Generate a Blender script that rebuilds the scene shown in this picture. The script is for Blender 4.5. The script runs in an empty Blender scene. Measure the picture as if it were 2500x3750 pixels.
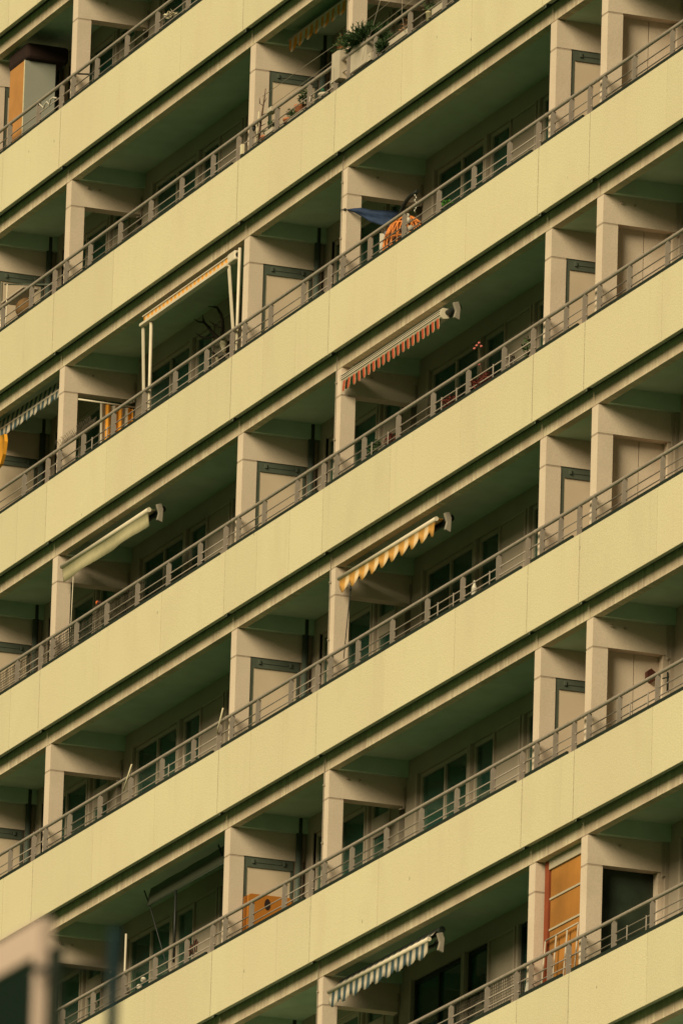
import bpy, bmesh, math, random
from mathutils import Vector, Matrix
random.seed(7)
sc = bpy.context.scene
COL = sc.collection

# ------------------------------------------------------------------ camera
cam_d = bpy.data.cameras.new('camera')
cam = bpy.data.objects.new('camera', cam_d)
COL.objects.link(cam)
cam.location = (140.8151, -53.959, -40.071)
cam.rotation_euler = (1.834422, -0.029272, 1.195284)
cam_d.sensor_fit = 'VERTICAL'
cam_d.sensor_height = 36.0
cam_d.lens = 410.826
cam_d.clip_start = 0.5
cam_d.clip_end = 3000
cam_d.dof.use_dof = True
cam_d.dof.focus_distance = 159.0
cam_d.dof.aperture_fstop = 7.0
sc.camera = cam

# ------------------------------------------------------------------ sky, sun, exposure
SUN_EL, SUN_AZ = math.radians(28), math.radians(302)      # azimuth of the direction the light comes from (x east, y north, ccw from +x)
w = bpy.data.worlds.new('World')
sc.world = w
w.use_nodes = True
nt = w.node_tree
sky = nt.nodes.new('ShaderNodeTexSky')
sky.sky_type = 'NISHITA'
sky.sun_disc = False
sky.sun_elevation = SUN_EL
sky.sun_rotation = math.radians(90) - SUN_AZ
sky.air_density = 1.0
sky.dust_density = 6.0
mixs = nt.nodes.new('ShaderNodeMix'); mixs.data_type = 'RGBA'; mixs.blend_type = 'MULTIPLY'
mixs.inputs[0].default_value = 1.0
mixs.inputs[7].default_value = (1.0, 0.76, 0.62, 1)
nt.links.new(sky.outputs[0], mixs.inputs[6])
bg = nt.nodes['Background']
nt.links.new(mixs.outputs[2], bg.inputs[0])
bg.inputs[1].default_value = 0.015
sun_d = bpy.data.lights.new('sun', 'SUN')
sun_d.energy = 4.75
sun_d.angle = math.radians(33)
sun_d.color = (1.0, 0.905, 0.58)
sun = bpy.data.objects.new('sun', sun_d)
COL.objects.link(sun)
dirv = Vector((math.cos(SUN_EL) * math.cos(SUN_AZ), math.cos(SUN_EL) * math.sin(SUN_AZ), math.sin(SUN_EL)))
sun.rotation_euler = dirv.to_track_quat('Z', 'Y').to_euler()
sun.location = (20, -60, 60)
sc.view_settings.view_transform = 'Standard'
sc.view_settings.look = 'None'
sc.view_settings.exposure = 0.0
sc.view_settings.gamma = 1.0

# ------------------------------------------------------------------ mesh helpers
class MB:
    """collects simple solids given in world metres"""
    def __init__(s):
        s.bm = bmesh.new()
        s.smooth = set()
    def box(s, x0, x1, y0, y1, z0, z1, mi=0):
        if x0 > x1: x0, x1 = x1, x0
        if y0 > y1: y0, y1 = y1, y0
        if z0 > z1: z0, z1 = z1, z0
        v = [s.bm.verts.new(p) for p in ((x0,y0,z0),(x1,y0,z0),(x1,y1,z0),(x0,y1,z0),(x0,y0,z1),(x1,y0,z1),(x1,y1,z1),(x0,y1,z1))]
        for q in ((0,3,2,1),(4,5,6,7),(0,1,5,4),(1,2,6,5),(2,3,7,6),(3,0,4,7)):
            f = s.bm.faces.new([v[i] for i in q]); f.material_index = mi
        return s
    def tube(s, pts, r, n=8, mi=0, cap=True):
        pts = [Vector(p) for p in pts]
        rr = r if isinstance(r, (list, tuple)) else [r] * len(pts)
        rings = []
        prev = None
        for i, p in enumerate(pts):
            a = pts[max(i-1, 0)]; b = pts[min(i+1, len(pts)-1)]
            t = (b - a).normalized()
            if prev is None:
                up = Vector((0,0,1)) if abs(t.z) < .9 else Vector((1,0,0))
                u = t.cross(up).normalized()
            else:
                u = (prev - t * prev.dot(t)).normalized()
            prev = u
            w2 = t.cross(u)
            rings.append([s.bm.verts.new(p + (u*math.cos(2*math.pi*k/n) + w2*math.sin(2*math.pi*k/n)) * rr[i]) for k in range(n)])
        for i in range(len(rings)-1):
            for k in range(n):
                f = s.bm.faces.new((rings[i][k], rings[i][(k+1)%n], rings[i+1][(k+1)%n], rings[i+1][k]))
                f.smooth = True; f.material_index = mi
        if cap:
            f = s.bm.faces.new(list(reversed(rings[0]))); f.material_index = mi
            f = s.bm.faces.new(rings[-1]); f.material_index = mi
        return s
    def prism(s, poly, axis, a0, a1, mi=0):
        """poly: 2-D outline; axis 'x' -> outline in (y,z), 'y' -> (x,z), 'z' -> (x,y)"""
        def P(p, a):
            return {'x': (a, p[0], p[1]), 'y': (p[0], a, p[1]), 'z': (p[0], p[1], a)}[axis]
        A = [s.bm.verts.new(P(p, a0)) for p in poly]
        B = [s.bm.verts.new(P(p, a1)) for p in poly]
        n = len(poly)
        fs = [s.bm.faces.new(A), s.bm.faces.new(list(reversed(B)))]
        for i in range(n):
            fs.append(s.bm.faces.new((A[i], B[i], B[(i+1)%n], A[(i+1)%n])))
        for f in fs: f.material_index = mi
        return s
    def sheet(s, rows, thick=None, mi=None):
        """grid of points (list of rows) made into a surface; thick = offset vector for a back side"""
        V = [[s.bm.verts.new(p) for p in r] for r in rows]
        for i in range(len(V)-1):
            for j in range(len(V[0])-1):
                f = s.bm.faces.new((V[i][j], V[i][j+1], V[i+1][j+1], V[i+1][j])); f.smooth = True
                if mi: f.material_index = mi(i, j)
        if thick:
            t = Vector(thick)
            W = [[s.bm.verts.new(Vector(p)+t) for p in r] for r in rows]
            R, C = len(V), len(V[0])
            for i in range(R-1):
                for j in range(C-1):
                    f = s.bm.faces.new((W[i][j], W[i+1][j], W[i+1][j+1], W[i][j+1])); f.smooth = True
                    if mi: f.material_index = mi(i, j)
            for i in range(R-1):
                for j in (0, C-1):
                    f = s.bm.faces.new((V[i][j], V[i+1][j], W[i+1][j], W[i][j])); 
                    if mi: f.material_index = mi(i, min(j, C-2))
            for j in range(C-1):
                for i in (0, R-1):
                    f = s.bm.faces.new((V[i][j], V[i][j+1], W[i][j+1], W[i][j]));
                    if mi: f.material_index = mi(min(i, R-2), j)
        return s
    def ball(s, c, r, seg=12, squash=(1,1,1), mi=0):
        g = bmesh.ops.create_uvsphere(s.bm, u_segments=seg, v_segments=max(6, seg//2), radius=r)
        for v in g['verts']:
            v.co = Vector((v.co.x*squash[0], v.co.y*squash[1], v.co.z*squash[2])) + Vector(c)
            for f in v.link_faces: f.smooth = True; f.material_index = mi
        return s
    def empty(s):
        return len(s.bm.verts) == 0

WLOC = {}
def _mats(o, m):
    for x in (m if isinstance(m, (list, tuple)) else [m]):
        o.data.materials.append(x)
def make(name, mb, mat, parent=None, bevel=0.0, normals=True):
    bm = mb.bm
    if normals: bmesh.ops.recalc_face_normals(bm, faces=bm.faces[:])
    vs = [v.co for v in bm.verts]
    lo = Vector([min(v[i] for v in vs) for i in range(3)]); hi = Vector([max(v[i] for v in vs) for i in range(3)])
    c = Vector(((lo.x+hi.x)/2, (lo.y+hi.y)/2, lo.z))
    bmesh.ops.translate(bm, verts=bm.verts[:], vec=-c)
    me = bpy.data.meshes.new(name)
    bm.to_mesh(me); bm.free()
    o = bpy.data.objects.new(name, me)
    COL.objects.link(o)
    _mats(o, mat)
    o.location = c
    if parent is not None:
        o.parent = parent
        o.location = c - WLOC[parent.name]
    WLOC[o.name] = c
    if bevel:
        b = o.modifiers.new('bevel', 'BEVEL'); b.width = bevel; b.segments = 2; b.limit_method = 'ANGLE'
    return o
def tag(o, label=None, cat=None, group=None, kind=None):
    if label: o['label'] = label
    if cat: o['category'] = cat
    if group: o['group'] = group
    if kind: o['kind'] = kind
    return o
def thing(name, loc, label, cat, group=None):
    o = bpy.data.objects.new(name, None)
    COL.objects.link(o)
    o.location = loc
    o.empty_display_size = 0.2
    WLOC[o.name] = Vector(loc)
    return tag(o, label, cat, group)

# ------------------------------------------------------------------ materials
def mat(name, col, rough=0.8, var=0.0, scale=6.0, bump=0.0, bscale=60.0, metal=0.0, spec=0.3, extra=None, trans=0.0):
    m = bpy.data.materials.new(name)
    m.use_nodes = True
    n, l = m.node_tree.nodes, m.node_tree.links
    p = n['Principled BSDF']
    p.inputs['Base Color'].default_value = (*col, 1)
    p.inputs['Roughness'].default_value = rough
    p.inputs['Metallic'].default_value = metal
    p.inputs['Specular IOR Level'].default_value = spec
    geo = n.new('ShaderNodeNewGeometry')
    last = None
    if var:
        t = n.new('ShaderNodeTexNoise'); t.inputs['Scale'].default_value = scale; t.inputs['Detail'].default_value = 6
        l.new(geo.outputs['Position'], t.inputs['Vector'])
        r = n.new('ShaderNodeMapRange'); r.inputs[1].default_value = .3; r.inputs[2].default_value = .7
        r.inputs[3].default_value = 1 - var; r.inputs[4].default_value = 1 + var
        l.new(t.outputs['Fac'], r.inputs[0])
        mx = n.new('ShaderNodeMix'); mx.data_type = 'RGBA'; mx.blend_type = 'MULTIPLY'; mx.inputs[0].default_value = 1
        mx.inputs[6].default_value = (*col, 1)
        l.new(r.outputs[0], mx.inputs[7])
        last = mx.outputs[2]
        l.new(last, p.inputs['Base Color'])
    if bump:
        t2 = n.new('ShaderNodeTexNoise'); t2.inputs['Scale'].default_value = bscale; t2.inputs['Detail'].default_value = 4
        l.new(geo.outputs['Position'], t2.inputs['Vector'])
        b = n.new('ShaderNodeBump'); b.inputs['Strength'].default_value = bump; b.inputs['Distance'].default_value = 0.01
        l.new(t2.outputs['Fac'], b.inputs['Height'])
        l.new(b.outputs[0], p.inputs['Normal'])
    if extra: extra(m, n, l, p, geo, last)
    return m

def math_node(n, l, op, a, b=None, c=None):
    m = n.new('ShaderNodeMath'); m.operation = op
    for i, v in enumerate((a, b, c)):
        if v is None: continue
        if isinstance(v, (int, float)): m.inputs[i].default_value = v
        else: l.new(v, m.inputs[i])
    return m.outputs[0]
def mixcol(n, l, fac, a, b, mode='MIX'):
    m = n.new('ShaderNodeMix'); m.data_type = 'RGBA'; m.blend_type = mode
    if isinstance(fac, (int, float)): m.inputs[0].default_value = fac
    else: l.new(fac, m.inputs[0])
    for i, v in ((6, a), (7, b)):
        if isinstance(v, tuple): m.inputs[i].default_value = (*v, 1) if len(v) == 3 else v
        else: l.new(v, m.inputs[i])
    return m.outputs[2]
def noise(n, l, vec, scale, detail=3, stretch=None):
    if stretch:
        mp = n.new('ShaderNodeMapping'); mp.inputs['Scale'].default_value = stretch
        l.new(vec, mp.inputs['Vector']); vec = mp.outputs[0]
    t = n.new('ShaderNodeTexNoise'); t.inputs['Scale'].default_value = scale; t.inputs['Detail'].default_value = detail
    l.new(vec, t.inputs['Vector'])
    return t.outputs['Fac']
def ramp(n, l, v, lo, hi, a=0.0, b=1.0):
    r = n.new('ShaderNodeMapRange'); r.inputs[1].default_value = lo; r.inputs[2].default_value = hi
    r.inputs[3].default_value = a; r.inputs[4].default_value = b
    l.new(v, r.inputs[0]); return r.outputs[0]

PANEL = (0.595, 0.52, 0.35)
def panel_extra(m, n, l, p, geo, last):
    pos = geo.outputs['Position']
    big = ramp(n, l, noise(n, l, pos, .35, 3), .35, .7)
    c = mixcol(n, l, big, PANEL, (0.575, 0.485, 0.33))
    grain = ramp(n, l, noise(n, l, pos, 60, 2), .3, .7, .82, 1.18)
    c = mixcol(n, l, 1.0, c, grain, 'MULTIPLY')
    # grey rain streaks running down the boards
    st = noise(n, l, pos, 1.0, 5, (7.0, 1.0, .35))
    sf = math_node(n, l, 'MULTIPLY', ramp(n, l, st, .58, .80), .22)
    c = mixcol(n, l, sf, c, (0.40, 0.33, 0.22))
    oi = n.new('ShaderNodeObjectInfo')
    c = mixcol(n, l, 1.0, c, ramp(n, l, oi.outputs['Random'], 0, 1, .96, 1.03), 'MULTIPLY')
    blot = noise(n, l, pos, 1.0, 5, (1.6, 1.0, .9))
    c = mixcol(n, l, math_node(n, l, 'MULTIPLY', ramp(n, l, blot, .52, .74), .20), c, (0.44, 0.35, 0.235))
    # small pock marks
    v = n.new('ShaderNodeTexVoronoi'); v.inputs['Scale'].default_value = 1.9
    mp = n.new('ShaderNodeMapping'); mp.inputs['Scale'].default_value = (1, 0, .55)
    l.new(pos, mp.inputs['Vector']); l.new(mp.outputs[0], v.inputs['Vector'])
    pk = ramp(n, l, v.outputs['Distance'], .020, .034, 1, 0)
    c = mixcol(n, l, math_node(n, l, 'MULTIPLY', pk, .7), c, (0.12, .10, .06))
    l.new(c, p.inputs['Base Color'])
M_panel = mat('fibre_cement_panel', PANEL, .85, bump=.35, bscale=70, spec=.2, extra=panel_extra)

CONC = (0.60, 0.475, 0.385)
def conc_extra(m, n, l, p, geo, last):
    pos = geo.outputs['Position']
    c = mixcol(n, l, ramp(n, l, noise(n, l, pos, 2.2, 6), .35, .7), CONC, (0.55, 0.43, 0.345))
    g = ramp(n, l, noise(n, l, pos, 60, 2), .3, .7, .94, 1.06)
    c = mixcol(n, l, 1.0, c, g, 'MULTIPLY')
    l.new(c, p.inputs['Base Color'])
M_conc = mat('painted_concrete', CONC, .9, bump=.3, bscale=55, spec=.15, extra=conc_extra)
def beam_extra(m, n, l, p, geo, last):
    pos = geo.outputs['Position']
    c = mixcol(n, l, ramp(n, l, noise(n, l, pos, 1.6, 6), .35, .7), (0.47, 0.355, 0.26), (0.58, .455, .33))
    msk = ramp(n, l, noise(n, l, pos, 1.1, 3), .40, .54)
    st = noise(n, l, pos, 1.0, 6, (14.0, 1.0, 2.4))
    c = mixcol(n, l, math_node(n, l, 'MULTIPLY', math_node(n, l, 'MULTIPLY', ramp(n, l, st, .48, .60), .55), msk), c, (0.70, 0.59, 0.43))
    msk2 = ramp(n, l, noise(n, l, pos, 1.4, 3), .42, .62)
    st2 = noise(n, l, pos, 1.3, 6, (12.0, 1.0, 1.8))
    c = mixcol(n, l, math_node(n, l, 'MULTIPLY', math_node(n, l, 'MULTIPLY', ramp(n, l, st2, .48, .64), .55), msk2), c, (0.34, 0.25, 0.19))
    g = ramp(n, l, noise(n, l, pos, 60, 2), .3, .7, .94, 1.06)
    c = mixcol(n, l, 1.0, c, g, 'MULTIPLY')
    l.new(c, p.inputs['Base Color'])
M_beam = mat('weathered_beam_concrete', CONC, .9, bump=.3, bscale=55, spec=.15, extra=beam_extra)
M_mortar = mat('mortar_joint', (0.36, 0.27, 0.21), .95, .12, 20)
M_ceil = mat('ceiling_concrete', (0.46, 0.54, 0.43), .92, .08, 3, bump=.2, spec=.1)
M_dark = mat('dark_sheet_metal', (0.014, 0.020, 0.014), .7, .1, 8)
M_lip = mat('panel_underside', (0.30, 0.34, 0.26), .8, .1, 8)
M_rail = mat('galvanised_rail', (0.34, 0.275, 0.235), .5, .12, 18, metal=.15, spec=.5)
M_post = mat('painted_post', (0.27, 0.22, 0.19), .6, .08, 12, spec=.4)
M_frame = mat('painted_window_frame', (0.40, 0.32, 0.26), .6, .05, 5, spec=.4)
M_infill = mat('infill_board', (0.34, 0.275, 0.22), .8, .06, 2)
M_doorframe = mat('dark_steel_frame', (0.075, 0.085, 0.065), .6, .1, 6)
M_doorpanel = mat('partition_board', (0.52, 0.40, 0.30), .85, .05, 2)
M_pipe = mat('rain_pipe', (0.07, 0.085, 0.07), .6, .08, 8)
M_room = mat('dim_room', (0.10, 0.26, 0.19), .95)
M_curtain = mat('curtain', (0.22, 0.40, 0.33), .95, .1, 6)
M_dark_opening = mat('netted_opening_dark', (0.022, 0.030, 0.020), .35, .45, 2.5)  # dark colour standing in for the shade inside a netted opening
M_white = mat('white_plastic', (0.55, 0.48, 0.41), .5, .04, 6)
M_wire = mat('steel_wire', (0.30, 0.25, 0.20), .5)

def glass_mat():
    m = bpy.data.materials.new('window_glass'); m.use_nodes = True
    n, l = m.node_tree.nodes, m.node_tree.links
    n.remove(n['Principled BSDF'])
    out = n['Material Output']
    tr = n.new('ShaderNodeBsdfTransparent'); tr.inputs[0].default_value = (.62, .82, .74, 1)
    gl = n.new('ShaderNodeBsdfGlossy'); gl.inputs['Roughness'].default_value = .04; gl.inputs[0].default_value = (.9, .95, .9, 1)
    fr = n.new('ShaderNodeFresnel'); fr.inputs[0].default_value = 1.5
    df = n.new('ShaderNodeBsdfDiffuse'); df.inputs[0].default_value = (.045, .14, .105, 1)
    geo = n.new('ShaderNodeNewGeometry')
    teal_mix = ramp(n, l, noise(n, l, geo.outputs['Position'], .9, 4, (1, 1, .5)), .3, .7, .25, .62)  # share of teal diffuse, varied by noise, that turns the panes green
    m0 = n.new('ShaderNodeMixShader'); l.new(teal_mix, m0.inputs[0]); l.new(tr.outputs[0], m0.inputs[1]); l.new(df.outputs[0], m0.inputs[2])
    mx = n.new('ShaderNodeMixShader')
    l.new(fr.outputs[0], mx.inputs[0]); l.new(m0.outputs[0], mx.inputs[1]); l.new(gl.outputs[0], mx.inputs[2])
    l.new(mx.outputs[0], out.inputs[0])
    return m
M_glass = glass_mat()

# ------------------------------------------------------------------ ground
def ground_extra(m, n, l, p, geo, last):
    pos = geo.outputs['Position']
    c = mixcol(n, l, ramp(n, l, noise(n, l, pos, .05, 5), .4, .6), (0.035, 0.14, 0.04), (0.045, 0.15, 0.045))
    l.new(c, p.inputs['Base Color'])
M_bounce_lawn = mat('bounce_lawn', (0.06, .09, .03), .95, extra=ground_extra)  # unseen ground, its green chosen to tint the light bounced onto ceilings
GZ = -41.7
g = MB(); g.box(-1500, 1500, -1500, 1500, GZ-1, GZ)
tag(make('ground', g, M_bounce_lawn), kind='structure')
M_pave = mat('pavement_slabs', (0.26, 0.24, 0.21), .9, .1, 1.5)
g = MB(); g.box(-60, 60, -7, -.4, GZ+.004, GZ+.12)
tag(make('pavement', g, M_pave), kind='structure')

# ------------------------------------------------------------------ the apartment building
H = 2.8
ZBL = {1: 8.379, 2: 5.601, 3: 2.791, 4: 0.022, 5: -2.766, 6: -5.579, 7: -8.447}
def ZB(k): return ZBL.get(k, -(k-4)*H + (0.0 if k < 1 else -.04))
J = {-16: -19.57, -14: -17.12, -12: -14.67, -11: -13.45, -10: -12.237, -9: -11.012, -7: -8.561, -5: -6.107, -3: -3.654, -2: -2.441, -1: -1.221, 0: .009,
     2: 2.437, 4: 4.898, 6: 7.357, 7.5: 9.07, 9.5: 11.583, 11.5: 14.03, 13.5: 16.4}
BAYS = [(-18, -12, 'wide'), (-12, -9, 'narrow'), (-9, -3, 'wide'), (-3, 0, 'narrow'), (0, 6, 'wide'), (6, 7.5, 'small'), (7.5, 13.5, 'wide')]
J[-18] = -22.0
CW = .105       # half width of a column
YB, YB2, YW = .17, .283, 1.26       # beam face, beam back, rear wall
camM = cam.rotation_euler.to_matrix(); camT = Vector(cam.location)
def seen(x, z, y=0, m=260):
    """is a point of the facade within, or just outside, what the photograph shows"""
    d = camM.transposed() @ (Vector((x, y, z)) - camT)
    px = 1250 + 42794.4*d.x/-d.z; py = 1875 - 42794.4*d.y/-d.z
    return -m < px < 2500+m and -m < py < 3750+m
def seen_box(x0, x1, z0, z1, m=260):
    n = 8
    return any(seen(x0+(x1-x0)*i/n, z, 0, m) for i in range(n+1) for z in (z0, (z0+z1)/2, z1))

bld = thing('apartment_building', (0, 6, GZ), 'tall slab of flats with yellow panelled balcony parapets and metal railings in diagonal rows', 'building')
# solid body behind the flats, lower and upper storeys
core = MB(); core.box(-60, 60, 4.2, 15, GZ, 26)
for k in list(range(9, 15)) + list(range(-5, 0)):
    zb = ZB(k)
    core.box(-60, 60, 0, .1, zb, zb+.9); core.box(-60, 60, .17, 4.19, zb-.175, zb+.2)
make('building_core', core, M_conc, bld)

KS = range(0, 9)
for k in KS:
    zb, zn = ZB(k), ZB(k+1)
    # floor slab, running into the flats
    for a, b, ty in BAYS:
        x0, x1 = J[a], J[b]
        s = MB()
        if ty == 'small': s.box(x0+CW, x1-CW, YB2, YW+.2, zb-.175, zb+.2)
        else:
            s.box(x0+CW, x1-CW, YB2, YW+.2, zb+.04, zb+.2)
            for e0, e1 in ((x0+CW, x0+CW+.09), (x1-CW-.09, x1-CW)):
                s.box(e0, e1, YB2, YW, zb-.175, zb+.042)
        make('ceiling_slab', s, M_ceil, bld)
    for a, b, ty in BAYS:
        x0, x1 = J[a], J[b]
        if not seen_box(x0, x1, zn+.9, zb+.2, 200): continue
        e = MB(); e.box(x0+.008, x1-.008, YB, YB2, zb-.175, zb+.2)
        make('edge_beam', e, M_beam, bld)
    for j in (-12, -9, -3, 0, 6, 7.5):
        x = J[j]
        if not seen_box(x-.2, x+1.5, zn+.9, zb, 200): continue
        cb = MB()
        cb.box(x-CW, x+CW, YB, YW, zb-.555, zb-.190)
        cb.box(x-CW, x+CW, YB2, YW, zb-.192, zb+.2)
        cbo = make('cross_beam', cb, M_conc, bld)
        for q in ((x-CW+.004, x+CW-.004, YB+.004, YB2+.01, zb-.1895, zb-.1755), (x-CW+.003, x+CW-.003, YB+.003, .378, zb-.580, zb-.5555),
                  (x-.0078, x+.0078, YB+.006, YB2-.004, zb-.174, zb+.19)):
            make('mortar_joint', MB().box(*q), M_mortar, cbo)
        c = MB(); c.box(x-CW, x+CW, YB, .38, zn+.2, zb-.5805)
        make('column', c, M_conc, bld)

def window_set(x0, k, spec, wall_end):
    """rear wall of one bay with the openings listed in spec; all in metres from x0"""
    zb, zn = ZB(k), ZB(k+1)
    top, fl = zb-.215, zn+.2
    wall = MB()
    wall.box(x0, wall_end, YW, YW+.2, top, zb+.04)
    cur = x0
    for (a, b, ty) in spec:
        if a > cur + 1e-4: wall.box(cur, a, YW, YW+.2, fl, top)
        if ty == 'w': wall.box(a, b, YW, YW+.2, fl, fl+.85)
        cur = b
    if wall_end > cur: wall.box(cur, wall_end, YW, YW+.2, fl, top)
    return wall, top, fl

DARKW = [False]
def frame_win(a, b, z0, z1, mulls, y=YW+.03, t=.055, name='window', opts=None):
    fr = MB()
    xs = [a] + [m for m in mulls] + [b]
    fr.box(a, b, y, y+.07, z1-t, z1); fr.box(a, b, y, y+.07, z0, z0+t)
    fr.box(a, a+t, y, y+.07, z0+t, z1-t); fr.box(b-t, b, y, y+.07, z0+t, z1-t)
    for m in mulls: fr.box(m-.022, m+.022, y-.004, y+.066, z0+t, z1-t)
    o = make(name, fr, M_dark if DARKW[0] else M_frame, bld, bevel=.004)
    edges = [a+t] + [v for m in mulls for v in (m-.022, m+.022)] + [b-t]
    for i in range(0, len(edges), 2):
        p = MB(); p.box(edges[i], edges[i+1], y+.03, y+.036, z0+t, z1-t)
        make('pane', p, M_glass, o)
    return o

def rear_wall(a, b, ty, k):
    x0, x1 = J[a]+CW, J[b]-CW
    c0 = J[a]
    zb, zn = ZB(k), ZB(k+1)
    rng = random.Random(int(a*10)+k*131)
    if ty == 'narrow':
        sp = [(c0+.43, c0+2.30, 'w'), (c0+2.47, c0+3.21, 'd')]
    elif ty == 'wide':
        sp = [(c0+.56, c0+2.30, 'w'), (c0+2.45, c0+3.24, 'd'), (c0+4.27, c0+5.05, 'd'), (c0+5.2, c0+6.9, 'w')]
    else:
        sp = []
    wall, top, fl = window_set(x0, k, sp, x1)
    DARKW[0] = (k == 6 and a == 0)
    make('rear_wall', wall, M_infill, bld)
    for (s0, s1, t) in sp:
        if t == 'w':
            frame_win(s0, s1, fl+.85, top, [(s0+s1)/2])
        else:
            fr = frame_win(s0, s1, fl+.06, top, [], name='balcony_door')
            if ty == 'narrow':
                d = MB(); d.box(s0+.055, s1-.055, YW+.035, YW+.085, top-.52, top-.245)
                make('door_panel', d, M_infill, fr)
    # slim cover posts beside the openings
    if ty == 'narrow':
        po = [(.40, .43, -.02, .1, .02), (2.32, 2.36, -.02, 0, 0), (2.42, 2.465, -.02, 0, 0), (3.215, 3.255, -.02, 0, 0)]
    elif ty == 'wide':
        po = [(.50, .555, -.025, 0, .02), (2.31, 2.35, -.02, 0, 0), (2.39, 2.44, -.03, 0, 0), (3.245, 3.285, -.03, 0, 0), (4.13, 4.17, -.03, 0, 0), (4.21, 4.262, -.02, 0, 0)]
        make('head_strip', MB().box(c0+3.286, c0+4.129, YW-.02, YW, top-.03, top), M_frame, bld)
    else: po = []
    for (a_, b_, y_, y2_, t_) in po:
        make('cover_strip', MB().box(c0+a_, c0+b_, YW+y_, YW+y2_, fl, top+t_), M_frame, bld, bevel=.003)
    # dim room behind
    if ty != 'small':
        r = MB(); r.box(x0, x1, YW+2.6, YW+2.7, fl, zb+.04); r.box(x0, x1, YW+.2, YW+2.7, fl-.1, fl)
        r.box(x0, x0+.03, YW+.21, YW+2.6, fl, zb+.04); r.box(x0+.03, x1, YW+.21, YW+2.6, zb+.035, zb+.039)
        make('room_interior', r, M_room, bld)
        for (s0, s1, t) in sp:
            for q in range(rng.choice((1, 1, 2, 2))):
                wdt = rng.uniform(.15, .45); cx = s0+.08+rng.random()*(s1-s0-.5)
                n = 14
                rows = []
                for zz in (fl+.1, top+.02):
                    rows.append([(cx + wdt*i/n, YW+.15 + .018*math.sin(i*1.7), zz) for i in range(n+1)])
                make('curtain', MB().sheet(rows), M_curtain, bld, normals=False)

def partition(j, k):
    """board partition in a dark steel frame between two balconies"""
    x = J[j]; zb, zn = ZB(k), ZB(k+1)
    fl = zn+.2; top = zb-.556
    xo = x+CW-.012
    f = MB()
    f.box(xo-.05, xo, .381, .43, fl, top); f.box(xo-.05, xo, .43, 1.10, top-.13, top)
    f.box(xo-.05, xo, 1.06, 1.10, fl, top-.13)
    f.box(xo, xo+.012, .43, 1.08, top-.145, top-.13)
    f.box(xo, xo+.02, .50, .53, top-.09, top-.03); f.box(xo, xo+.02, .95, .98, top-.09, top-.03)
    f.box(xo-.03, xo+.008, .55, .93, top-.075, top-.045)
    o = make('partition_frame', f, M_doorframe, bld)
    p = MB(); p.box(xo-.035, xo-.006, .43, 1.06, fl, top-.13)
    make('partition_board', p, M_doorpanel, o)
    if j in (-12, -3):
        q = MB(); q.tube([(x+CW+.055, 1.15, fl), (x+CW+.055, 1.15, zb+.035)], .045, 12)
        make('rain_pipe', q, M_pipe, bld)
        wq = MB(); wq.box(x-CW, x+CW-.03, 1.101, YW, fl, top)
        make('wall_stub', wq, M_conc, bld)

for k in KS:
    zb, zn = ZB(k), ZB(k+1)
    for a, b, ty in BAYS:
        if a == -18 or not seen_box(J[a], J[b], zn+.9, zb, 100): continue
        rear_wall(a, b, ty, k)
    for j in (-12, -3, 6):
        if seen_box(J[j], J[j]+1.2, zn+.9, zb, 150): partition(j, k)
    if seen_box(J[7.5], J[7.5]+1.5, zn+.9, zb, 150):
        x = J[7.5]; fl = zn+.2
        if k == 6:
            scr = make('dark_opening_panel', MB().box(x-CW, x-CW+.04, .381, 1.14, fl, zb-.556), M_dark_opening, bld)  # flat dark panel painted as the shaded opening behind the net
            make('concrete_stub', MB().box(x-CW, x+CW-.02, 1.141, YW, fl, zb-.556), M_conc, bld)
        else:
            make('concrete_screen', MB().box(x-CW, x-CW+.05, .381, .797, fl, zb-.556), M_conc, bld)
            make('concrete_screen', MB().box(x-CW, x-CW+.05, .807, 1.14, fl, zb-.556), M_conc, bld)
            make('screen_joint', MB().box(x-CW+.003, x-CW+.01, .797, .807, fl, zb-.556), M_dark, bld)
            make('concrete_stub', MB().box(x-CW, x+CW-.02, 1.141, YW, fl, zb-.556), M_conc, bld)
        make('cable_duct', MB().box(x+CW+.001, x+CW+.05, YW-.05, YW-.001, fl, zb-.18), M_frame, bld)
        make('conduit', MB().box(x+CW+.001, x+CW+.03, YW-.09, YW-.052, zb-.62, zb-.19), M_frame, bld)

# ---- balcony parapets and railings
CLAMPS = {5: (4.03, 4.57, 5.81, -5.86, -5.27), 4: (3.96, 4.48, 5.74, 6.29, 1.49, 2.07), 6: (10.62, 11.19), 7: (10.69, 11.3), 2: (10.7, 11.31), 3: (-9.45, -8.84)}
def baluster(x, zb, parent):
    p = MB()
    yf, yb = .058, .128
    p.prism([(yf, zb+.80), (yb, zb+.80), (yb, zb+1.335), (yf+.028, zb+1.335), (yf, zb+1.295)], 'x', x-.006, x+.006)
    return make('railing_post', p, M_post, parent)
M_bounce_floor = mat('bounce_cut_floor', (0.06, 0.085, 0.06), .85, .1, 4)  # unseen dark floor sheet added to cut warm bounce onto ceilings and walls
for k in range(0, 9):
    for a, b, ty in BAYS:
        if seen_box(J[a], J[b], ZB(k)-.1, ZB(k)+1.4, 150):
            make('bounce_cut_floor', MB().box(J[a]+CW+.001, J[b]-CW-.001, YB2+.002, YW-.001, ZB(k)+.2005, ZB(k)+.212), M_bounce_floor, bld)
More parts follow.
